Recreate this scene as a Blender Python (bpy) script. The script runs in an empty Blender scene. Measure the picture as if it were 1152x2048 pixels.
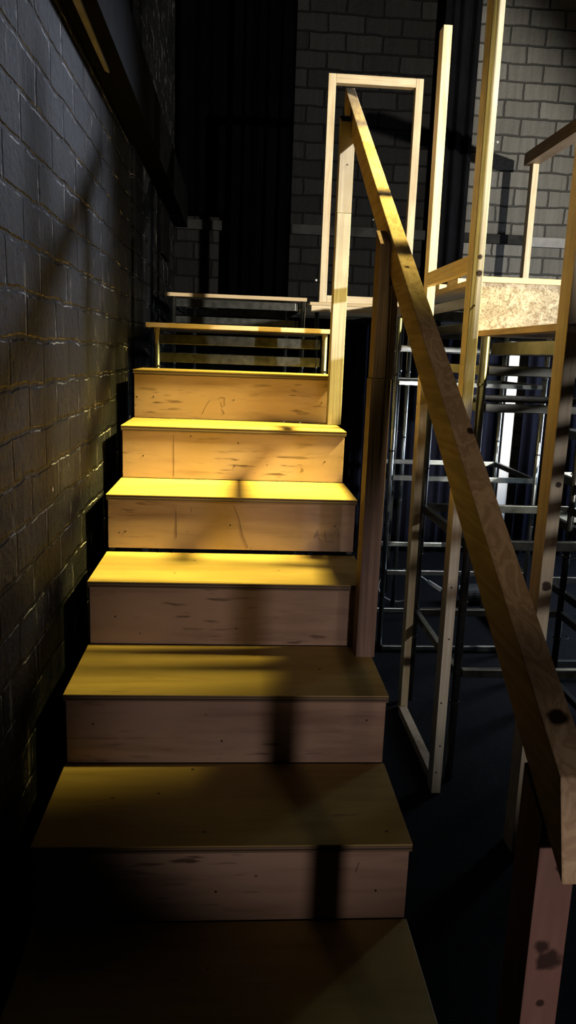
import bpy, bmesh, math, random
from mathutils import Vector, Matrix
random.seed(7)
S = bpy.context.scene
COL = S.collection
PI = math.pi

# ------------------------------------------------------------------ helpers
def link(o): COL.objects.link(o); return o

def meshobj(name, bm, mat, parent=None, smooth=False):
    bmesh.ops.recalc_face_normals(bm, faces=bm.faces)
    me = bpy.data.meshes.new(name); bm.to_mesh(me); bm.free()
    if smooth:
        for p in me.polygons: p.use_smooth = True
    me.materials.append(mat)
    o = link(bpy.data.objects.new(name, me))
    if parent:
        o.parent = parent
        o.location = Vector() - parent.location      # parents are only translated
    return o

def tag(o, label=None, cat=None, group=None, kind=None):
    if label: o['label'] = label
    if cat: o['category'] = cat
    if group: o['group'] = group
    if kind: o['kind'] = kind
    return o

def thing(name, loc, label, cat, group=None):
    e = link(bpy.data.objects.new(name, None)); e.location = loc
    e.empty_display_size = .05
    return tag(e, label, cat, group)

def box(bm, a, b, bev=0.0):
    x0, x1 = sorted((a[0], b[0])); y0, y1 = sorted((a[1], b[1])); z0, z1 = sorted((a[2], b[2]))
    return hexa(bm, [(x0,y0,z0),(x1,y0,z0),(x1,y1,z0),(x0,y1,z0),(x0,y0,z1),(x1,y0,z1),(x1,y1,z1),(x0,y1,z1)], bev)

def hexa(bm, c, bev=0.0):
    v = [bm.verts.new(p) for p in c]
    F = [(0,3,2,1),(4,5,6,7),(0,1,5,4),(1,2,6,5),(2,3,7,6),(3,0,4,7)]
    fs = [bm.faces.new([v[i] for i in f]) for f in F]
    if bev > 0:
        es = {e for f in fs for e in f.edges}
        bmesh.ops.bevel(bm, geom=list(es), offset=bev, segments=2, affect='EDGES', profile=.6)
    return v

def tube(bm, a, b, r, seg=14, cap=True):
    a, b = Vector(a), Vector(b); d = (b-a)
    q = Vector((0,0,1)).rotation_difference(d.normalized()).to_matrix().to_4x4()
    M = Matrix.Translation((a+b)/2) @ q
    bmesh.ops.create_cone(bm, cap_ends=cap, segments=seg, radius1=r, radius2=r, depth=d.length, matrix=M)

def polytube(bm, pts, r, seg=8):
    pts = [Vector(p) for p in pts]; rings = []
    for i, p in enumerate(pts):
        t = (pts[min(i+1, len(pts)-1)] - pts[max(i-1, 0)]).normalized()
        up = Vector((0,1,0)) if abs(t.y) < .9 else Vector((1,0,0))
        s = t.cross(up).normalized(); u = s.cross(t)
        rings.append([bm.verts.new(p + (s*math.cos(k*2*PI/seg) + u*math.sin(k*2*PI/seg))*r) for k in range(seg)])
    for A, B in zip(rings, rings[1:]):
        for k in range(seg): bm.faces.new([A[k], A[(k+1)%seg], B[(k+1)%seg], B[k]])
    bm.faces.new(rings[0][::-1]); bm.faces.new(rings[-1])

# ------------------------------------------------------------------ materials
def newmat(name):
    m = bpy.data.materials.new(name); m.use_nodes = True
    nt = m.node_tree; nt.nodes.clear()
    out = nt.nodes.new('ShaderNodeOutputMaterial'); b = nt.nodes.new('ShaderNodeBsdfPrincipled')
    nt.links.new(b.outputs[0], out.inputs[0])
    return m, nt, b
def N(nt, t, **kw):
    n = nt.nodes.new('ShaderNode'+t)
    for k, v in kw.items():
        if k in n.inputs: n.inputs[k].default_value = v
        else: setattr(n, k, v)
    return n
def L(nt, a, b): nt.links.new(a, b)
def ramp(nt, stops):
    r = nt.nodes.new('ShaderNodeValToRGB'); e = r.color_ramp.elements
    e[0].position, e[0].color = stops[0][0], (*stops[0][1], 1)
    e[1].position, e[1].color = stops[-1][0], (*stops[-1][1], 1)
    for p, c in stops[1:-1]:
        x = e.new(p); x.color = (*c, 1)
    return r
def mapped(nt, scale, rnd=True, rot=(0,0,0)):
    tc = N(nt, 'TexCoord'); mp = N(nt, 'Mapping'); mp.inputs['Scale'].default_value = scale
    mp.inputs['Rotation'].default_value = rot
    if rnd:
        oi = N(nt, 'ObjectInfo'); ml = N(nt, 'VectorMath', operation='SCALE')
        cx = N(nt, 'CombineXYZ'); L(nt, oi.outputs['Random'], cx.inputs[0]); L(nt, oi.outputs['Random'], cx.inputs[1]); L(nt, oi.outputs['Random'], cx.inputs[2])
        L(nt, cx.outputs[0], ml.inputs[0]); ml.inputs['Scale'].default_value = 37.0
        ad = N(nt, 'VectorMath', operation='ADD'); L(nt, tc.outputs['Object'], ad.inputs[0]); L(nt, ml.outputs[0], ad.inputs[1])
        L(nt, ad.outputs[0], mp.inputs['Vector'])
    else: L(nt, tc.outputs['Object'], mp.inputs['Vector'])
    return tc, mp
def mixc(nt, fac, a, b, mode='MIX'):
    m = nt.nodes.new('ShaderNodeMix'); m.data_type = 'RGBA'; m.blend_type = mode
    for s, v in ((m.inputs[0], fac), (m.inputs[6], a), (m.inputs[7], b)):
        if isinstance(v, (int, float)): s.default_value = v
        elif isinstance(v, tuple): s.default_value = (*v, 1)
        else: L(nt, v, s)
    return m.outputs[2]

def timber(name, light, dark, axis, rough=.55, knots=(), grain=1.0):
    """sawn softwood, growth rings stretched along one axis; knots = (x, y, z, radius)"""
    m, nt, b = newmat(name)
    sc = [26*grain]*3; sc[axis] = .9
    tc, mp = mapped(nt, sc)
    n1 = N(nt, 'TexNoise', Scale=1.0, Detail=3.0, Roughness=.55, Distortion=.6); L(nt, mp.outputs[0], n1.inputs['Vector'])
    wv = N(nt, 'Math', operation='MULTIPLY'); L(nt, n1.outputs[0], wv.inputs[0]); wv.inputs[1].default_value = 34.0
    sn = N(nt, 'Math', operation='SINE'); L(nt, wv.outputs[0], sn.inputs[0])
    r = ramp(nt, [(0.0, light), (.55, tuple(.5*(a+c) for a, c in zip(light, dark))), (1.0, dark)])
    mr = N(nt, 'MapRange'); L(nt, sn.outputs[0], mr.inputs[0]); mr.inputs[1].default_value = -1; mr.inputs[2].default_value = 1.6
    L(nt, mr.outputs[0], r.inputs[0])
    tc2, mp2 = mapped(nt, (7, 7, 7))
    n2 = N(nt, 'TexNoise', Scale=1.0, Detail=4.0); L(nt, mp2.outputs[0], n2.inputs['Vector'])
    r2 = ramp(nt, [(.3, (.72,.72,.72)), (.7, (1,1,1))]); L(nt, n2.outputs[0], r2.inputs[0])
    col = mixc(nt, .8, r.outputs[0], r2.outputs[0], 'MULTIPLY')
    geo = N(nt, 'NewGeometry')
    for (x, y, z, rad) in knots:
        d = N(nt, 'VectorMath', operation='DISTANCE'); L(nt, geo.outputs['Position'], d.inputs[0]); d.inputs[1].default_value = (x, y, z)
        nz = N(nt, 'TexNoise', Scale=60.0); L(nt, geo.outputs['Position'], nz.inputs['Vector'])
        ma = N(nt, 'Math', operation='MULTIPLY_ADD'); L(nt, nz.outputs[0], ma.inputs[0]); ma.inputs[1].default_value = -rad*1.2; L(nt, d.outputs['Value'], ma.inputs[2])
        rr = N(nt, 'MapRange'); L(nt, ma.outputs[0], rr.inputs[0]); rr.inputs[1].default_value = rad*.25; rr.inputs[2].default_value = rad*.75
        rr.inputs[3].default_value = 1; rr.inputs[4].default_value = 0
        col = mixc(nt, rr.outputs[0], col, (.03, .012, .008))
    L(nt, col, b.inputs['Base Color']); b.inputs['Roughness'].default_value = rough
    b.inputs['Specular IOR Level'].default_value = .3
    bp = N(nt, 'Bump', Strength=.15, Distance=.001); L(nt, mr.outputs[0], bp.inputs['Height']); L(nt, bp.outputs[0], b.inputs['Normal'])
    return m

PINE_L, PINE_D = (.80, .68, .46), (.66, .48, .27)
WORN_L, WORN_D = (.25, .175, .135), (.15, .10, .075)
pine = [timber('pine_%s' % 'xyz'[k], PINE_L, PINE_D, k) for k in range(3)]
pine_worn_z = timber('worn_timber', WORN_L, WORN_D, 2, .7)
pine_rail = timber('rail_timber', (.62,.47,.27), (.40,.27,.14), 1, .6,
        knots=[(.838,-.332,.855,.011), (.86,.19,1.158,.008), (.85,.79,1.508,.006)])
pine_pink = timber('knotty_timber', (.28,.165,.135), (.16,.08,.06), 2, .65,
        knots=[(.842,-.372,.54,.014),(.832,-.372,.560,.009),(.842,-.372,.673,.005),(.838,-.372,.477,.005)], grain=.45)
brown_wood = timber('brown_board', (.36,.24,.14), (.22,.14,.08), 1, .6)
pine_knot = timber('knotted_pine', (.70,.60,.46), (.55,.43,.30), 2, .6, knots=[(1.328,.86,.66,.012),(1.331,.86,.955,.008)])

def plywood(name, base, deep, rough=.42, sx=3.0, mark=.66):
    """varnished birch ply: long soft streaks across, scuffs, small nail heads"""
    m, nt, b = newmat(name)
    tc, mp = mapped(nt, (sx, 22, 22))
    n1 = N(nt, 'TexNoise', Scale=1.0, Detail=5.0, Roughness=.6, Distortion=.3); L(nt, mp.outputs[0], n1.inputs['Vector'])
    r = ramp(nt, [(.25, deep), (.5, base), (.85, tuple(min(1, c*1.12) for c in base))]); L(nt, n1.outputs[0], r.inputs[0])
    # scuffs: short dark dashes
    t2, m2 = mapped(nt, (9, 60, 60))
    n2 = N(nt, 'TexNoise', Scale=1.0, Detail=2.0); L(nt, m2.outputs[0], n2.inputs['Vector'])
    r2 = ramp(nt, [(mark, (0,0,0)), (mark+.1, (1,1,1))]); L(nt, n2.outputs[0], r2.inputs[0])
    t3, m3 = mapped(nt, (2.2, 5, 5))
    n3 = N(nt, 'TexNoise', Scale=1.0, Detail=2.0); L(nt, m3.outputs[0], n3.inputs['Vector'])
    r3 = ramp(nt, [(.45, (0,0,0)), (.65, (1,1,1))]); L(nt, n3.outputs[0], r3.inputs[0])
    mk = mixc(nt, 1.0, r2.outputs[0], r3.outputs[0], 'MULTIPLY')
    col = mixc(nt, mk, r.outputs[0], (.10, .06, .035))
    # broad wear
    r4 = ramp(nt, [(.3, (.74,.70,.68)), (.62, (1,1,1))]); L(nt, n3.outputs[0], r4.inputs[0])
    col = mixc(nt, .7, col, r4.outputs[0], 'MULTIPLY')
    # specks
    t5, m5 = mapped(nt, (11, 11, 11))
    vo = N(nt, 'TexVoronoi', Scale=1.0); L(nt, m5.outputs[0], vo.inputs['Vector'])
    r5 = ramp(nt, [(.035, (1,1,1)), (.06, (0,0,0))]); L(nt, vo.outputs['Distance'], r5.inputs[0])
    col = mixc(nt, r5.outputs[0], col, (.05,.03,.02))
    L(nt, col, b.inputs['Base Color']); b.inputs['Specular IOR Level'].default_value = .35
    rr = N(nt, 'MapRange'); L(nt, n3.outputs[0], rr.inputs[0]); rr.inputs[3].default_value = rough-.12; rr.inputs[4].default_value = rough+.2
    L(nt, rr.outputs[0], b.inputs['Roughness'])
    return m
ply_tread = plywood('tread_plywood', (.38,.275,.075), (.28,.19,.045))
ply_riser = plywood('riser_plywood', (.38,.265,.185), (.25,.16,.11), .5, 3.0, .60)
ply_deck = plywood('deck_plywood', (.62,.48,.28), (.45,.31,.16), .6)

def ply_edge_mat():
    m, nt, b = newmat('plywood_edge')
    tc, mp = mapped(nt, (1, 1, 330), rnd=False)
    sp = N(nt, 'SeparateXYZ'); L(nt, mp.outputs[0], sp.inputs[0])
    ps = N(nt, 'Math', operation='MULTIPLY'); L(nt, sp.outputs[2], ps.inputs[0]); ps.inputs[1].default_value = 2.2
    sn = N(nt, 'Math', operation='SINE'); L(nt, ps.outputs[0], sn.inputs[0])
    r = ramp(nt, [(.35, (.04,.025,.015)), (.65, (.17,.115,.06))])
    ma = N(nt, 'MapRange'); L(nt, sn.outputs[0], ma.inputs[0]); ma.inputs[1].default_value = -1
    L(nt, ma.outputs[0], r.inputs[0]); L(nt, r.outputs[0], b.inputs['Base Color']); b.inputs['Roughness'].default_value = .6
    return m
ply_edge = ply_edge_mat()

def osb_mat():
    m, nt, b = newmat('strand_board')
    tc, mp = mapped(nt, (1, 1, 1), rnd=False)
    nz = N(nt, 'TexNoise', Scale=14.0, Detail=3.0); L(nt, mp.outputs[0], nz.inputs['Vector'])
    mx = mixc(nt, .12, mp.outputs[0], nz.outputs['Color'], 'ADD')
    vo = N(nt, 'TexVoronoi', Scale=42.0); L(nt, mx, vo.inputs['Vector'])
    r = ramp(nt, [(0, (.20,.175,.135)), (.5, (.30,.27,.215)), (1, (.38,.35,.29))])
    sp = N(nt, 'SeparateColor'); L(nt, vo.outputs['Color'], sp.inputs[0]); L(nt, sp.outputs[0], r.inputs[0])
    n2 = N(nt, 'TexNoise', Scale=55.0, Detail=4.0, Distortion=2.0); L(nt, mp.outputs[0], n2.inputs['Vector'])
    r2 = ramp(nt, [(.42, (.45,.36,.26)), (.5, (1,1,1))]); L(nt, n2.outputs[0], r2.inputs[0])
    c = mixc(nt, .75, r.outputs[0], r2.outputs[0], 'MULTIPLY')
    L(nt, c, b.inputs['Base Color']); b.inputs['Roughness'].default_value = .75
    bp = N(nt, 'Bump', Strength=.5, Distance=.002); L(nt, n2.outputs[0], bp.inputs['Height']); L(nt, bp.outputs[0], b.inputs['Normal'])
    return m
osb = osb_mat()

def brick_mat(name, axes, bw, bh, off, paint, paint2, rough, bump, coat=.5, chips=.01, mk=.5, dist=.007, sp_=.3, glint=0.0):
    """painted brickwork; axes picks which world axes run along / up"""
    m, nt, b = newmat(name)
    geo = N(nt, 'NewGeometry'); sp = N(nt, 'SeparateXYZ'); L(nt, geo.outputs['Position'], sp.inputs[0])
    cb = N(nt, 'CombineXYZ')
    L(nt, sp.outputs[axes[0]], cb.inputs[0]); L(nt, sp.outputs[axes[1]], cb.inputs[1])
    nz = N(nt, 'TexNoise', Scale=5.5, Detail=4.0, Roughness=.6); L(nt, geo.outputs['Position'], nz.inputs['Vector'])
    sb = N(nt, 'VectorMath', operation='SUBTRACT'); L(nt, nz.outputs['Color'], sb.inputs[0]); sb.inputs[1].default_value = (.5,.5,.5)
    sc = N(nt, 'VectorMath', operation='SCALE'); L(nt, sb.outputs[0], sc.inputs[0]); sc.inputs['Scale'].default_value = .034
    ad = N(nt, 'VectorMath', operation='ADD'); L(nt, cb.outputs[0], ad.inputs[0]); L(nt, sc.outputs[0], ad.inputs[1])
    ad2 = N(nt, 'VectorMath', operation='ADD'); L(nt, ad.outputs[0], ad2.inputs[0]); ad2.inputs[1].default_value = (off[0], off[1], 0)
    br = N(nt, 'TexBrick', Scale=1.0); L(nt, ad2.outputs[0], br.inputs['Vector'])
    br.inputs['Brick Width'].default_value = bw; br.inputs['Row Height'].default_value = bh
    br.inputs['Mortar Size'].default_value = .009; br.inputs['Mortar Smooth'].default_value = .6
    br.inputs['Color1'].default_value = (0,0,0,1); br.inputs['Color2'].default_value = (1,1,1,1); br.inputs['Mortar'].default_value = (.4,.4,.4,1)
    br.offset = .5
    # height: brick face minus mortar + lumpy paint + runs
    n2 = N(nt, 'TexNoise', Scale=38.0, Detail=6.0, Roughness=.65); L(nt, geo.outputs['Position'], n2.inputs['Vector'])
    mp = N(nt, 'Mapping'); mp.inputs['Scale'].default_value = (30, 30, 2.2); L(nt, geo.outputs['Position'], mp.inputs['Vector'])
    n3 = N(nt, 'TexNoise', Scale=1.0, Detail=3.0); L(nt, mp.outputs[0], n3.inputs['Vector'])
    inv = N(nt, 'Math', operation='MULTIPLY_ADD'); L(nt, br.outputs['Fac'], inv.inputs[0]); inv.inputs[1].default_value = -1.0; L(nt, n2.outputs[0], inv.inputs[2])
    h2 = N(nt, 'Math', operation='MULTIPLY_ADD'); L(nt, n3.outputs[0], h2.inputs[0]); h2.inputs[1].default_value = .35; L(nt, inv.outputs[0], h2.inputs[2])
    h3 = N(nt, 'Math', operation='MULTIPLY_ADD'); L(nt, nz.outputs[0], h3.inputs[0]); h3.inputs[1].default_value = .8; L(nt, h2.outputs[0], h3.inputs[2])
    h4 = N(nt, 'Math', operation='MULTIPLY_ADD'); L(nt, br.outputs['Color'], h4.inputs[0]); h4.inputs[1].default_value = .25; L(nt, h3.outputs[0], h4.inputs[2])
    bp = N(nt, 'Bump', Strength=bump, Distance=dist); L(nt, h4.outputs[0], bp.inputs['Height']); L(nt, bp.outputs[0], b.inputs['Normal'])
    base = mixc(nt, br.outputs['Color'], paint, paint2)
    r3 = ramp(nt, [(.3, (.7,.7,.7)), (.7, (1.15,1.15,1.15))]); L(nt, n3.outputs[0], r3.inputs[0])
    base = mixc(nt, .7, base, r3.outputs[0], 'MULTIPLY')
    mort = mixc(nt, br.outputs['Fac'], base, tuple(c*mk for c in paint))
    if glint:  # pale glints along the mortar edges, painted into the colour
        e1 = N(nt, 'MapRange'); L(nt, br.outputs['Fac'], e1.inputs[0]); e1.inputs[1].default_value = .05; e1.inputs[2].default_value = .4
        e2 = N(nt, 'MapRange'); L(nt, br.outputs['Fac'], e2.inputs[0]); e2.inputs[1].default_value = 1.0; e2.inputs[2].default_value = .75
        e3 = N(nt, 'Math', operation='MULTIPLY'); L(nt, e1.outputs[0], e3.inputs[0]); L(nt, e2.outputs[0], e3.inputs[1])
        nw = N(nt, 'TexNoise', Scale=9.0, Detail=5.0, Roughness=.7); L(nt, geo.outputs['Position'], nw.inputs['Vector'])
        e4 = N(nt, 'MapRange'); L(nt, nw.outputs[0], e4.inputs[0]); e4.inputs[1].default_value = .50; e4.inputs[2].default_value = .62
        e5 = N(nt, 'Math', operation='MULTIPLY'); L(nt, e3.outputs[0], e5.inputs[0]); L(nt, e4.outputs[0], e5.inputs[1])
        mort = mixc(nt, e5.outputs[0], mort, (glint, glint*.95, glint*.88))
        # highlights on the gloss dribbles, painted as lighter vertical runs
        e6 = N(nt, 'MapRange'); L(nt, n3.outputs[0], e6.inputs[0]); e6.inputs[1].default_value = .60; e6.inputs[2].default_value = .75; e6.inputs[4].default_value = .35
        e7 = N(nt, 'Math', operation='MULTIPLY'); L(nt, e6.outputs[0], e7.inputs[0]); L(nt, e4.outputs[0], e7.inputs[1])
        mort = mixc(nt, e7.outputs[0], mort, (glint*.8, glint*.7, glint*.55))
    # chips of bare plaster
    vo = N(nt, 'TexVoronoi', Scale=4.2); L(nt, geo.outputs['Position'], vo.inputs['Vector'])
    ch = N(nt, 'MapRange'); L(nt, vo.outputs['Distance'], ch.inputs[0]); ch.inputs[1].default_value = chips*4.2; ch.inputs[2].default_value = chips*4.2*.7
    ch.inputs[3].default_value = 0; ch.inputs[4].default_value = 1
    fin = mixc(nt, ch.outputs[0], mort, (.62,.60,.57))
    L(nt, fin, b.inputs['Base Color'])
    rr = N(nt, 'MapRange'); L(nt, n3.outputs[0], rr.inputs[0]); rr.inputs[3].default_value = rough-.1; rr.inputs[4].default_value = rough+.12
    L(nt, rr.outputs[0], b.inputs['Roughness']); b.inputs['Specular IOR Level'].default_value = sp_; b.inputs['Coat Weight'].default_value = coat; b.inputs['Coat Roughness'].default_value = .3
    return m
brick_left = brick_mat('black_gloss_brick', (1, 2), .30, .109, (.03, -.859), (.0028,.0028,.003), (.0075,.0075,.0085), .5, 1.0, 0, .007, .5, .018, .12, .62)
brick_back = brick_mat('matt_grey_brick', (0, 2), .27, .124, (.05, .02), (.10,.097,.09), (.145,.14,.13), .7, 1.0, 0, .010, .35, .011)
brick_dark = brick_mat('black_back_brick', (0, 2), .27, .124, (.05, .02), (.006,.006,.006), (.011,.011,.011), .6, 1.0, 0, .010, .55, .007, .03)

def simple(name, c, rough=.5, metal=0.0, noise=0.0, scale=20, spec=.5, bump=0):
    m, nt, b = newmat(name)
    b.inputs['Roughness'].default_value = rough; b.inputs['Metallic'].default_value = metal; b.inputs['Specular IOR Level'].default_value = spec
    tc, mp = mapped(nt, (scale,)*3)
    n = N(nt, 'TexNoise', Scale=1.0, Detail=4.0); L(nt, mp.outputs[0], n.inputs['Vector'])
    r = ramp(nt, [(.3, tuple(x*(1-noise) for x in c)), (.7, tuple(min(1, x*(1+noise)) for x in c))]); L(nt, n.outputs[0], r.inputs[0])
    L(nt, r.outputs[0], b.inputs['Base Color'])
    if bump:
        bp = N(nt, 'Bump', Strength=bump, Distance=.002); L(nt, n.outputs[0], bp.inputs['Height']); L(nt, bp.outputs[0], b.inputs['Normal'])
    return m
steel = simple('galvanised_steel', (.46,.50,.50), .28, 1.0, .18, 35, bump=.08)
steel_dark = simple('dull_steel', (.075,.078,.072), .3, .8, .4, 30)
steel_black = simple('black_steel', (.03,.03,.03), .3, .5, .3, 30)
velvet = simple('black_drape', (.0015,.0015,.002), 1, 0, .3, 6, 0)
velvet_blue = simple('navy_drape', (.010,.012,.028), .9, 0, .3, 6, .2)
blackpaint = simple('black_paint', (.012,.012,.012), .5, 0, .4, 9)
blackwood = simple('black_painted_timber', (.0025,.0025,.0025), .8, 0, .5, 14, .02, bump=.4)
dark_shelf = simple('black_painted_shelf', (.012,.012,.012), .7, 0, .5, 14, .1, bump=.4)
shelf_paint = simple('grey_painted_timber', (.11,.11,.115), .5, 0, .3, 14, bump=.4)
carpet = simple('black_carpet', (.006,.007,.010), .95, 0, .6, 140, .1, bump=.8)
whitepaint = simple('white_paint', (.85,.86,.88), .6, 0, .05, 10)
plastic_white = simple('white_plastic', (.75,.76,.78), .4, 0, .05, 10)
rubber = simple('black_rubber', (.02,.02,.02), .5, 0, .3, 20)
screwmat = simple('screw_head', (.06,.05,.045), .5, .6, .2, 20)

# ------------------------------------------------------------------ the setting
W, H, D = .855, .2, .345            # tread width, rise, going
FZ = -.2
def struct(name, bm, mat, smooth=False): return tag(meshobj(name, bm, mat, None, smooth), kind='structure')

bm = bmesh.new(); box(bm, (-.3,-2.6,FZ-.05), (4.6,5.1,FZ)); struct('floor', bm, carpet)
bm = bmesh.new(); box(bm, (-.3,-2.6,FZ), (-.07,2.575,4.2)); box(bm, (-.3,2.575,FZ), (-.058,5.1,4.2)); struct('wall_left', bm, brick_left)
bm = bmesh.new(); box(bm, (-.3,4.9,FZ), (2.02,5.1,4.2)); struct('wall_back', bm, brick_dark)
bm = bmesh.new(); box(bm, (2.02,4.9,FZ), (4.6,5.1,4.2)); struct('wall_back', bm, brick_back)
# timber ledge fixed along the back wall, in two boards
bm = bmesh.new(); box(bm, (-.055,4.862,2.175), (2.66,4.9,2.245), .003); struct('trim_1', bm, dark_shelf)
bm = bmesh.new(); box(bm, (2.67,4.865,2.165), (4.5,4.9,2.238), .003); struct('trim_2', bm, shelf_paint)

# ceiling-height boxed beam running along the left wall
bm = bmesh.new(); box(bm, (-.058,-1.5,2.182), (.040,4.86,2.42), .002)
beam = thing('wall_beam', (0,1.6,2.182), 'black boxed beam running high along the left brick wall', 'beam'); meshobj('beam_box', bm, blackwood, beam)
bm = bmesh.new()
hexa(bm, [(-.012,-.6,2.172),(.028,-.6,2.172),(-.012,1.62,2.172),(-.024,1.60,2.172),(-.012,-.6,2.183),(.028,-.6,2.183),(-.012,1.62,2.183),(-.024,1.60,2.183)])
o = meshobj('batten', bm, shelf_paint, beam); o['label'] = 'grey painted batten under the beam'
# shallow conduit box on the far end of the left wall
bm = bmesh.new(); box(bm, (-.058,3.76,1.86), (-.035,4.2,2.15), .004)
tag(meshobj('wall_panel', bm, blackwood), 'black painted panel low under the beam at the far end of the left wall', 'panel')

# ------------------------------------------------------------------ stairs
ORD = ['lowest', 'second lowest', 'third', 'fourth', 'fifth', 'sixth']
labels = ['dark bottom plywood step running out of the lower edge of the picture',
 'dim plywood step, broad shadowed tread with a strip of light at its left',
 'plywood step whose right rear corner carries the brown knotted newel post',
 'plywood step with a bright yellow tread cut by shadow at its right end',
 'plywood step with the most scratched and stained riser, scribbled at lower right',
 'plywood step whose tread carries the pale newel post at its right end',
 'top plywood step, amber riser, its tread seen only edge on']
for k in range(7):
    y0 = k*D; z = k*H
    t = thing('stair_step', (W/2, y0, z-H), labels[k], 'step', 'plywood stair steps')
    th = .019
    bm = bmesh.new(); box(bm, (0, y0, z-th), (W, y0+D+.006, z-.0035), .0015)
    pe = meshobj('tread_edge', bm, ply_edge, t)
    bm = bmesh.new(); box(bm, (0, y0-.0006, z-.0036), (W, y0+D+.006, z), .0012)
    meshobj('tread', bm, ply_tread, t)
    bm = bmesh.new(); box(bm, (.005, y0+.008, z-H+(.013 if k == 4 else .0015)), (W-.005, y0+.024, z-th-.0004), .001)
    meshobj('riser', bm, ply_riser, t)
    for x0 in (.006, W-.024):
        bm = bmesh.new(); box(bm, (x0, y0+.026, FZ+.001 if k else FZ+.001), (x0+.018, y0+D+.004, z-th-.001))
        meshobj('side_panel', bm, blackpaint, t)
    for (sx, sz) in ((.09, .52), (.50, .45), (.93, .55)):
        bm = bmesh.new()
        c = Vector((W*sx+random.uniform(-.02,.02), y0+.0076, z-H+.18*sz+random.uniform(-.03,.03)))
        bmesh.ops.create_cone(bm, cap_ends=True, segments=12, radius1=.0032, radius2=.0026, depth=.0016, matrix=Matrix.Translation(c) @ Matrix.Rotation(PI/2, 4, 'X'))
        meshobj('screw', bm, screwmat, t)

# scratches and pencilled scribbles on the risers
def scratch(k, strokes):
    t = [o_ for o_ in bpy.data.objects if o_.get('label') == labels[k]][0]
    yy = k*D+.0078
    for st in strokes:
        bm = bmesh.new(); polytube(bm, [(x, yy, z) for x, z in st], .0007, 5)
        meshobj('scratch', bm, screwmat, t)
scratch(4, [[(.428,.771),(.45,.72),(.462,.67),(.483,.622)], [(.234,.75),(.237,.653)], [(.749,.687),(.754,.648),(.782,.648)], [(.782,.68),(.79,.695),(.798,.675),(.795,.659)],
            [(.715,.663),(.722,.69),(.728,.66),(.735,.65)], [(.285,.759),(.285,.742)]])
scratch(5, [[(.196,.968),(.198,.90),(.199,.812)], [(.683,.837),(.690,.846),(.697,.842),(.69,.855)]])
scratch(6, [[(.288,1.022),(.304,1.057),(.321,1.083)], [(.355,1.09),(.367,1.096),(.383,1.094),(.38,1.078)], [(.365,1.075),(.372,1.055),(.384,1.062),(.380,1.08)], [(.37,1.046),(.382,1.03),(.37,1.022)]])
scratch(1, [[(.729,.123),(.732,.137),(.735,.149)]])
# ------------------------------------------------------------------ newel posts and handrail
def post(name, x0, x1, y0, y1, z0, ztop, seam, mat_low, mat_up, label, shift=0.0, screws=(), notch=None):
    """seam splits the post into two joined lengths; ztop(y) gives the sloping top"""
    t = thing(name, ((x0+x1)/2, (y0+y1)/2, z0), label, 'post', 'newel posts under the handrail')
    if seam:
        bm = bmesh.new(); box(bm, (x0, y0, z0), (x1, y1, seam-.0012), .002); meshobj('lower_length', bm, mat_low, t)
        zb = seam
    else: zb = z0
    bm = bmesh.new(); a, b_ = x0+shift, x1+shift
    if notch:                                   # cheek that rises beside the handrail
        prof = lambda y: [(a,y,zb),(b_,y,zb),(b_,y,under(y)),(notch,y,under(y)),(notch,y,ztop(y)),(a,y,ztop(y))]
        A = [bm.verts.new(p) for p in prof(y0)]; B = [bm.verts.new(p) for p in prof(y1)]
        bm.faces.new(A); bm.faces.new(B[::-1])
        for i in range(6): bm.faces.new([A[i], B[i], B[(i+1)%6], A[(i+1)%6]])
    else:
        hexa(bm, [(a,y0,zb),(b_,y0,zb),(b_,y1,zb),(a,y1,zb),(a,y0,ztop(y0)),(b_,y0,ztop(y0)),(b_,y1,ztop(y1)),(a,y1,ztop(y1))], .002)
    meshobj('upper_length' if seam else 'post_body', bm, mat_up, t)
    for (sx, sz) in screws:
        bm = bmesh.new()
        bmesh.ops.create_cone(bm, cap_ends=True, segments=12, radius1=.0035, radius2=.003, depth=.002, matrix=Matrix.Translation((sx, y0-.0006, sz)) @ Matrix.Rotation(PI/2, 4, 'X'))
        meshobj('screw', bm, screwmat, t)
    return t
M_ = .5837
under = lambda y: 1.0468 + M_*y - .0955
pine_grey = timber('pale_post_timber', (.40,.36,.31), (.31,.265,.21), 2, .6)
post('newel_post', .814, .870, 2.005, 2.068, 1.0, lambda y: under(y)+.055, 1.841, pine_grey, pine_grey,
     'pale newel post standing on the right end of the bright step below the top one', .0, [(.845, 2.02)], .8525)
post('newel_post', .806, .862, .955, 1.032, .4, lambda y: under(y)+.075, 1.227, pine_worn_z, pine_worn_z,
     'dark brown two-piece newel post with knots, halfway up the stairs', .003, [], .8360)
post('newel_post', .814, .862, -.372, -.30, FZ, under, None, pine_pink, pine_pink,
     'reddish knotty newel post at the foot of the handrail', 0, [])

x0r, w_, tv = .822, .040, .0947
def rail_pt(y, dx, dz): return (x0r+.016*y+dx, y, 1.0468+M_*y+dz)
ya, yb = -.435, 2.30
t = thing('handrail', (x0r, ya, .7), 'long sloping timber handrail of the stairs, sunlit yellow above and brown below', 'handrail')
bm = bmesh.new()
ca = [rail_pt(ya+.0,0,-tv), rail_pt(ya,w_,-tv), rail_pt(yb,w_,-tv), rail_pt(yb,0,-tv), rail_pt(ya,0,0), rail_pt(ya,w_,0), rail_pt(yb,w_,0), rail_pt(yb,0,0)]
ca[4] = rail_pt(ya+.035,0,0); ca[5] = rail_pt(ya+.035,w_,0)
hexa(bm, ca, .0025)
meshobj('rail_body', bm, pine_rail, t)
t['label'] = 'long sloping timber handrail of the stairs, bright yellow above and brown below'

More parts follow.
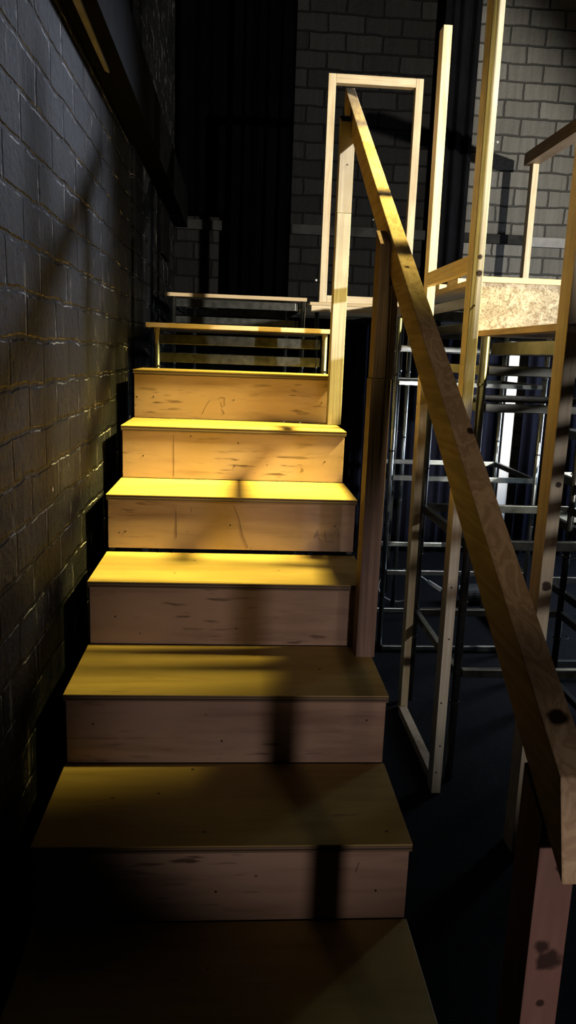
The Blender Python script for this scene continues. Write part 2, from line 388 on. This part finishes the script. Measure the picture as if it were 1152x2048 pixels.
# ------------------------------------------------------------------ timber frames on the right
def timber_part(name, parent, a, b, mat, bev=.002):
    bm = bmesh.new(); box(bm, a, b, bev); return meshobj(name, bm, mat, parent)
t = thing('timber_goalpost', (1.16, 1.5, FZ), 'tall open timber frame on the floor right of the stairs, its sill slanting away', 'frame')
bm = bmesh.new(); hexa(bm, [(1.141,1.19,FZ),(1.173,1.19,FZ),(1.173,1.25,FZ),(1.141,1.25,FZ),(1.131,1.19,2.9),(1.168,1.19,2.9),(1.168,1.25,2.9),(1.131,1.25,2.9)], .002)
o = meshobj('post', bm, timber('weathered_pine', (.80,.74,.62), (.62,.54,.42), 2, .6, knots=[(1.156,1.19,1.592,.006),(1.157,1.19,1.545,.009)]), t); o['label'] = 'taller near post of the frame'
bm = bmesh.new(); hexa(bm, [(1.160,1.80,FZ),(1.190,1.80,FZ),(1.190,1.86,FZ),(1.160,1.86,FZ),(1.141,1.80,2.457),(1.173,1.80,2.457),(1.173,1.86,2.457),(1.141,1.86,2.457)], .002)
o = meshobj('post', bm, pine[2], t); o['label'] = 'shorter far post of the frame'
timber_part('rail', t, (1.143,1.252,1.557), (1.172,1.798,1.605), pine[1])
timber_part('sill', t, (1.15,1.252,FZ), (1.184,1.798,FZ+.035), pine_knot)
for (z, sx) in ((-.12,1.152),(-.02,1.158),(.14,1.15),(.37,1.158),(.55,1.152),(1.45,1.15)):
    bm = bmesh.new(); bmesh.ops.create_cone(bm, cap_ends=True, segments=10, radius1=.003, radius2=.003, depth=.002, matrix=Matrix.Translation((sx,1.1895,z)) @ Matrix.Rotation(PI/2, 4, 'X'))
    meshobj('screw', bm, screwmat, t)

t = thing('timber_post', (1.327,.9,FZ), 'timber post at the right edge banded with shadow stripes in front of the scaffold', 'post')
timber_part('post_body', t, (1.308,.86,FZ), (1.345,.935,2.4), pine_knot)

t = thing('rectangular_frame', (1.17,3.45,1.59), 'upright rectangular timber frame standing on the top landing behind the handrail', 'frame')
timber_part('post', t, (.905,3.45,1.592), (.948,3.50,2.825), pine[2])
timber_part('post', t, (1.400,3.45,1.592), (1.443,3.50,2.825), pine[2])
timber_part('top_rail', t, (.949,3.45,2.778), (1.399,3.50,2.825), pine[0])
timber_part('sill', t, (.949,3.45,1.592), (1.399,3.50,1.632), pine[0])

t = thing('balustrade', (2.3,4.5,1.566), 'timber balustrade on the upper platform at the right, one post and a level rail', 'balustrade')
pine_dark = pine[1]
timber_part('post', t, (2.508,4.53,1.606), (2.552,4.60,2.68), pine[2])
timber_part('rail', t, (2.47,2.0,2.682), (2.565,4.62,2.765), timber('brown_rail_timber', (.42,.29,.18), (.28,.18,.10), 1))

# ------------------------------------------------------------------ steel decks
def leg(parent, x, y, z0, z1, r=.0135, mat=None, collars=True):
    bm = bmesh.new(); tube(bm, (x,y,z0), (x,y,z1), r)
    o = meshobj('leg', bm, mat or steel, parent, False)
    for p in o.data.polygons: p.use_smooth = len(p.vertices) == 4
    if collars:
        zz = z0+.3
        while zz < z1-.02:
            bm = bmesh.new(); tube(bm, (x,y,zz-.004), (x,y,zz+.004), r+.0025)
            c = meshobj('collar', bm, steel_dark); c.parent = o; c.location = Vector() ; zz += .37
    return o
def bar(name, parent, a, b, mat=None):
    bm = bmesh.new(); box(bm, a, b, .002); return meshobj(name, bm, mat or steel, parent)

def stage_deck(x0, x1, y0, y1, ztop, label, edge_mat, legs, zbot=FZ, th=.02, chord=(.03,.09,.125,.17), group='steel framed stage decks', ov=.034):
    """plywood top on a welded frame: two chords on each side, tube legs"""
    t = thing('stage_deck', ((x0+x1)/2, (y0+y1)/2, zbot), label, 'stage deck', group)
    bm = bmesh.new(); box(bm, (x0,y0,ztop-th), (x1,y1,ztop), .0015); meshobj('deck_board', bm, edge_mat, t)
    fx0, fx1, fy0, fy1 = x0+ov+.027, x1-ov-.027 if ov else x1, y0+.02, y1-.02
    c0, c1, c2, c3 = chord
    for (p, q) in ((c0, c1), (c2, c3)):
        za, zb_ = ztop-q, ztop-p
        bar('front_chord', t, (fx0, fy0, za), (fx1, fy0+.02, zb_), steel_dark)
        bar('back_chord', t, (fx0, fy1-.02, za), (fx1, fy1, zb_), steel_dark)
        bar('side_chord', t, (fx0-.022, fy0+.03, za), (fx0-.004, fy1-.03, zb_), steel_dark)
        bar('side_chord', t, (fx1+.004, fy0+.03, za), (fx1+.022, fy1-.03, zb_), steel_dark)
    for (x, y) in legs: leg(t, x, y, zbot, ztop-th)
    return t

# the two upper flights of the stair are decks on tube legs
stage_deck(.012, .858, 2.42, 3.24, 1.403, 'lower of the two metal-legged decks at the top of the stairs', ply_deck, [(.062,2.445),(.836,2.445)], zbot=FZ,
           chord=(.048,.092,.132,.175), group='metal-legged decks at the stair top')
stage_deck(.018, .818, 3.28, 4.30, 1.60, 'highest and farthest of the metal-legged decks at the top of the stairs', ply_deck, [(.066,3.305),(.80,3.305),(.135,4.2),(.76,4.2)], zbot=FZ,
           chord=(.03,.074,.125,.163), group='metal-legged decks at the stair top')
# landing behind
t = thing('landing_deck', (1.03,3.9,FZ), 'landing deck behind the pale newel post, carrying the upright rectangular frame', 'stage deck')
bm = bmesh.new(); box(bm, (.85,3.43,1.572), (1.46,4.6,1.59), .001); meshobj('deck_board', bm, ply_deck, t)
bm = bmesh.new(); box(bm, (.86,3.44,1.535), (1.45,3.47,1.571), .001); meshobj('front_joist', bm, pine[0], t)
for (x, y) in ((.9,3.5),(1.42,3.5),(.9,4.5),(1.42,4.5)): leg(t, x, y, FZ, 1.571, mat=steel_dark)

# near platform: board with its edge seen from below
XE = 1.36
t = thing('near_platform', (2.0,1.0,FZ), 'lower platform at the right, seen from below as a dark brown board edge', 'stage deck')
bm = bmesh.new(); box(bm, (XE,-1.7,1.379), (2.9,1.828,1.40), .001); meshobj('deck_board', bm, brown_wood, t)  # unseen near end of the board lengthened to shade the stairs
bar('side_chord', t, (XE+.04,.2,1.31), (XE+.06,1.75,1.355), steel_dark)
bar('cross_chord', t, (XE+.07,1.73,1.31), (2.88,1.75,1.355), blackpaint)
bar('cross_chord', t, (XE+.07,.95,1.31), (2.88,.97,1.355), steel_dark)
for (x, y) in ((2.8,.3),(2.8,1.7),(1.42,.2),(1.80,.2)): leg(t, x, y, FZ, 1.378, mat=steel_dark)
for z in (1.28,1.20,1.12,1.04,.963,.89,.762):  # tilted bars added out of view to cast stripes on the timber post
    bm = bmesh.new(); tube(bm, (1.43,.2,z-.03), (1.79,.2,z+.06), .020); meshobj('stripe_bar', bm, steel_dark, t, True)

# upper platform with strand board fascia
t = thing('upper_platform', (2.1,3.2,FZ), 'upper platform at the right faced with a pale strand board', 'stage deck')
bm = bmesh.new(); box(bm, (XE,1.832,1.402), (2.9,1.848,1.583), .001); o = meshobj('fascia_board', bm, osb, t); o['label'] = 'pale strand board fascia'
bm = bmesh.new(); box(bm, (XE,1.829,1.584), (2.9,3.2,1.605), .001); meshobj('deck_board', bm, ply_deck, t)
bm = bmesh.new(); box(bm, (1.52,3.21,1.584), (2.9,4.70,1.605), .001); meshobj('deck_board', bm, ply_deck, t)
for (za, zb_) in ((1.50,1.548),(1.40,1.44)):
    bar('side_chord', t, (XE+.03,1.88,za), (XE+.05,3.15,zb_), steel_dark)
    bar('cross_chord', t, (XE+.06,3.13,za), (2.86,3.15,zb_), steel_dark)
    bar('cross_chord', t, (XE+.06,2.28,za), (2.86,2.30,zb_), steel_dark)
for (x, y) in ((XE+.04,3.17),(2.8,1.9),(2.8,3.1),(2.8,4.6),(1.6,4.6)): leg(t, x, y, FZ, 1.583)

# timber blocks lying at the edge of the upper platform, seen under the frame's rail
for (xa, xb, y, lab) in ((1.37,1.43,2.18,'short pale timber offcut on the platform edge under the frame rail, nearer one'),
                         (1.365,1.40,2.47,'short pale timber offcut on the platform edge under the frame rail, farther one')):
    bm = bmesh.new(); box(bm, (xa,y,1.6055), (xb,y+.17,1.63), .0015)
    tag(meshobj('timber_offcut', bm, pine[0]), lab, 'offcut', 'offcuts on the platform edge')

# scaffold towers below the platforms
def scaffold(x0, x1, y0, y1, ztop, label, levels, rr=.0125, rail_mat=None):
    t = thing('scaffold_tower', ((x0+x1)/2, (y0+y1)/2, FZ), label, 'scaffold', 'steel scaffold towers under the platforms')
    for (x, y) in ((x0,y0),(x0,y1),(x1,y0),(x1,y1)):
        leg(t, x, y, FZ, ztop, rr, steel_black if rail_mat else None)
    for i, (z, h) in enumerate(levels):
        g = rr*.75
        bar('cross_rail', t, (x0+rr,y0-g,z-h), (x1-rr,y0+g,z), rail_mat)
        bar('cross_rail', t, (x0+rr,y1-g,z-h), (x1-rr,y1+g,z), rail_mat)
        bar('side_rail', t, (x0-g,y0+rr,z-h), (x0+g,y1-rr,z), steel_dark)
        bar('side_rail', t, (x1-g,y0+rr,z-h), (x1+g,y1-rr,z), steel_dark)
    return t
scaffold(1.195, 1.93, 2.5, 3.1, 1.47, 'farther steel tower of bright tube legs and ladder-like rails below the platform', [(.72,.026),(.235,.026),(1.345,.024),(1.18,.022),(FZ+.03,.028)])
scaffold(1.226, 1.872, 1.285, 1.93, 1.362, 'nearer steel tower standing directly behind the tall timber frame', [(.69,.033),(.225,.03),(1.27,.03),(1.15,.028)], .0145, steel_dark)
scaffold(1.905, 2.55, 1.60, 2.2, 1.36, 'steel tower at the right edge strapped to its neighbour with cable ties', [(1.0,.035),(.80,.035),(.60,.035),(.30,.035),(-.12,.03)], .0145)

# cable ties round the paired legs at the right
for i, z in enumerate((1.12,.83,.66,.47,.1)):
    bm = bmesh.new()
    pts = []
    for k in range(17):
        a = 2*PI*k/16; pts.append((1.8885+.036*math.cos(a), 1.93+.02*math.sin(a), z+.004*math.sin(a)))
    polytube(bm, pts, .0022, 6)
    tag(meshobj('cable_tie', bm, rubber), 'black cable tie round the paired tube legs at the right edge, %s' % ('topmost','second from the top','middle one','second from the bottom','lowest')[i], 'cable tie', 'cable ties on the tube legs')

# hanging drapes
def drape(name, x0, x1, y, z0, z1, n, amp, mat, label, gather=0.0):
    bm = bmesh.new(); cols, rows = n*10, 14; g = []
    rs = random.Random(hash(label) % 1000 if False else len(label))
    ph = [rs.uniform(0, 6) for _ in range(4)]
    for j in range(rows+1):
        f = j/rows; row = []
        for i in range(cols+1):
            u = i/cols
            a = u*n*2*PI
            xx = x0+(x1-x0)*(u) + gather*(1-f)*(.5-u)
            yy = y + amp*(math.sin(a+ph[0]) + .45*math.sin(a*1.7+ph[1]+f*.8) + .25*math.sin(a*.45+ph[2]))*(.65+.35*(1-f))
            row.append(bm.verts.new((xx, yy, z0+(z1-z0)*f)))
        g.append(row)
    for j in range(rows):
        for i in range(cols): bm.faces.new([g[j][i], g[j][i+1], g[j+1][i+1], g[j+1][i]])
    r = bmesh.ops.solidify(bm, geom=list(bm.faces), thickness=.004)
    return tag(meshobj(name, bm, mat, None, True), label, 'curtain')
drape('curtain', -.04, .45, 4.80, 2.27, 4.15, 4, .02, velvet, 'black drape filling the dark corner above the ledge at far left')  # dark sheet added to stand in for the unlit corner
drape('curtain', .36, .80, 4.76, 1.3, 4.15, 5, .025, velvet, 'narrow black curtain hanging in front of the back wall left of the rectangular frame')
drape('curtain', 1.86, 2.12, 4.76, 1.6, 4.15, 3, .03, simple('charcoal_drape', (.008,.0085,.011), .9, 0, .3, 6, .1), 'narrow dark curtain hanging against the back wall between the tall timber posts')
drape('curtain', 1.30, 2.46, 4.55, FZ+.02, 1.52, 11, .03, velvet_blue, 'long navy curtain closing the space under the platforms, left of the white post')
drape('curtain', 2.62, 3.6, 4.55, FZ+.02, 1.52, 9, .03, velvet_blue, 'navy curtain under the platforms, right of the white post')
bm = bmesh.new(); box(bm, (2.49,4.60,FZ), (2.57,4.66,1.53), .004)
tag(meshobj('white_post', bm, whitepaint), 'brightly lit white post in the gap between the navy curtains', 'post')

# small things under the tower
bm = bmesh.new(); pts = []
for k in range(33):
    a = PI*.5+2*PI*k/32*.93; pts.append((1.43+.105*math.cos(a), 3.25+.02*math.sin(a*2), -.075+.105*math.sin(a)))
for k in range(1, 9): pts.append((pts[32][0]+.06*k, 3.25, pts[32][2]-.004*k-.0))
polytube(bm, pts[:33], .004, 8)
tag(meshobj('cable_coil', bm, plastic_white), 'pale cable loop hanging in the far steel tower near the floor', 'cable')
t = thing('paint_brush', (1.56,3.14,0), 'white handled brush lying slanted across the far steel tower', 'brush')
bm = bmesh.new(); polytube(bm, [(1.535,3.14,.025),(1.57,3.14,.005),(1.60,3.14,-.018)], .004, 8); meshobj('handle', bm, plastic_white, t)
bm = bmesh.new(); hexa(bm, [(1.596,3.13,-.026),(1.676,3.13,-.078),(1.676,3.15,-.078),(1.596,3.15,-.026),(1.606,3.13,-.008),(1.688,3.13,-.056),(1.688,3.15,-.056),(1.606,3.15,-.008)], .003); meshobj('brush_head', bm, plastic_white, t)
t = thing('black_canister', (1.86,3.3,FZ), 'black canister with a white cap lying on the floor behind the handrail', 'canister')
bm = bmesh.new(); tube(bm, (1.86,3.28,-.135), (2.02,3.30,-.135), .062, 24); o = meshobj('canister_body', bm, rubber, t)
bm = bmesh.new(); tube(bm, (1.835,3.28,-.095), (1.858,3.28,-.095), .014, 14); meshobj('cap', bm, plastic_white, t)

# ------------------------------------------------------------------ lamps
def aim(o, to): o.rotation_euler = (Vector(to)-o.location).to_track_quat('-Z', 'Y').to_euler()
def spot(name, loc, to, power, color, angle, blend, radius=.05):
    l = bpy.data.lights.new(name, 'SPOT'); l.energy = power; l.color = color; l.spot_size = math.radians(angle); l.spot_blend = blend; l.shadow_soft_size = radius
    o = link(bpy.data.objects.new(name, l)); o.location = loc; aim(o, to); return o
def area(name, loc, to, power, color, sx, sy):
    l = bpy.data.lights.new(name, 'AREA'); l.shape = 'RECTANGLE'; l.size = sx; l.size_y = sy; l.energy = power; l.color = color
    o = link(bpy.data.objects.new(name, l)); o.location = loc; aim(o, to); return o
# yellow batten light, high at the right, skimming over the platform edge on to the treads
def aim_axis(o, to, xdir):
    z = (o.location-Vector(to)).normalized(); x = Vector(xdir); x = (x-z*x.dot(z)).normalized(); y = z.cross(x)
    o.rotation_euler = Matrix((x, y, z)).transposed().to_euler()
yl = area('yellow_batten_light', (4.08,1.40,4.8), (.45,1.85,.95), 56, (1.0,.80,.24), 1.1, .27)
aim_axis(yl, (.48,1.80,.93), (0,1,0)); yl.data.spread = math.radians(17)
# amber spotlight from the front for the upper risers
spot('amber_spotlight', (.7,-2.4,3.3), (.42,1.80,.96), 170, (1.0,.76,.36), 12.5, .6, .04)
# white key on the timber frames
spot('white_spotlight', (4.6,-3.4,2.2), (1.95,2.75,2.05), 3500, (1.0,.94,.80), 32, .45, .05)
# dim low wash from behind the viewer
spot('wash_lamp', (1.48,-2.85,.62), (.52,1.0,.42), 88, (1.0,.80,.76), 19, .8, .07)
spot('side_lamp', (2.3,-1.6,1.2), (1.55,1.3,.6), 60, (1.0,.94,.88), 34, .6, .05)
spot('rail_fill', (1.02,-2.9,2.9), (.88,.15,1.15), 62, (1.0,.74,.58), 15, .7, .05)  # fill light added to lift the top face of the lower handrail
# cool working light far right
area('blue_work_light', (3.9,3.4,1.2), (1.3,2.8,.6), 50, (.70,.82,1.0), .5, 1.2)
spot('cold_wall_light', (3.2,3.4,3.2), (-.07,1.15,1.62), 1600, (.74,.82,1.0), 23, .8, .2)

w = bpy.data.worlds.new('dark_theatre'); S.world = w; w.use_nodes = True
w.node_tree.nodes['Background'].inputs[0].default_value = (.5,.6,.8,1); w.node_tree.nodes['Background'].inputs[1].default_value = .002

# ------------------------------------------------------------------ camera
cam = bpy.data.cameras.new('camera'); co = link(bpy.data.objects.new('camera', cam)); S.camera = co
yaw, pitch, roll = math.radians(-4.15463), math.radians(-11.65081), math.radians(2.12105)
cy, sy, cp, sp = math.cos(yaw), math.sin(yaw), math.cos(pitch), math.sin(pitch)
f = Vector((-sy*cp, cy*cp, sp)); r = Vector((cy, sy, 0)); u = r.cross(f)
r2 = r*math.cos(roll)+u*math.sin(roll); u2 = -r*math.sin(roll)+u*math.cos(roll)
M = Matrix(((r2.x,u2.x,-f.x,.43064),(r2.y,u2.y,-f.y,-1.18195),(r2.z,u2.z,-f.z,1.28250),(0,0,0,1)))
co.matrix_world = M
cam.sensor_fit = 'VERTICAL'; cam.sensor_height = 36; cam.lens = 1526.3*36/2048; cam.clip_start = .02

S.view_settings.view_transform = 'Standard'; S.view_settings.look = 'None'; S.view_settings.gamma = 1
S.view_settings.use_curve_mapping = False; S.view_settings.exposure = 0
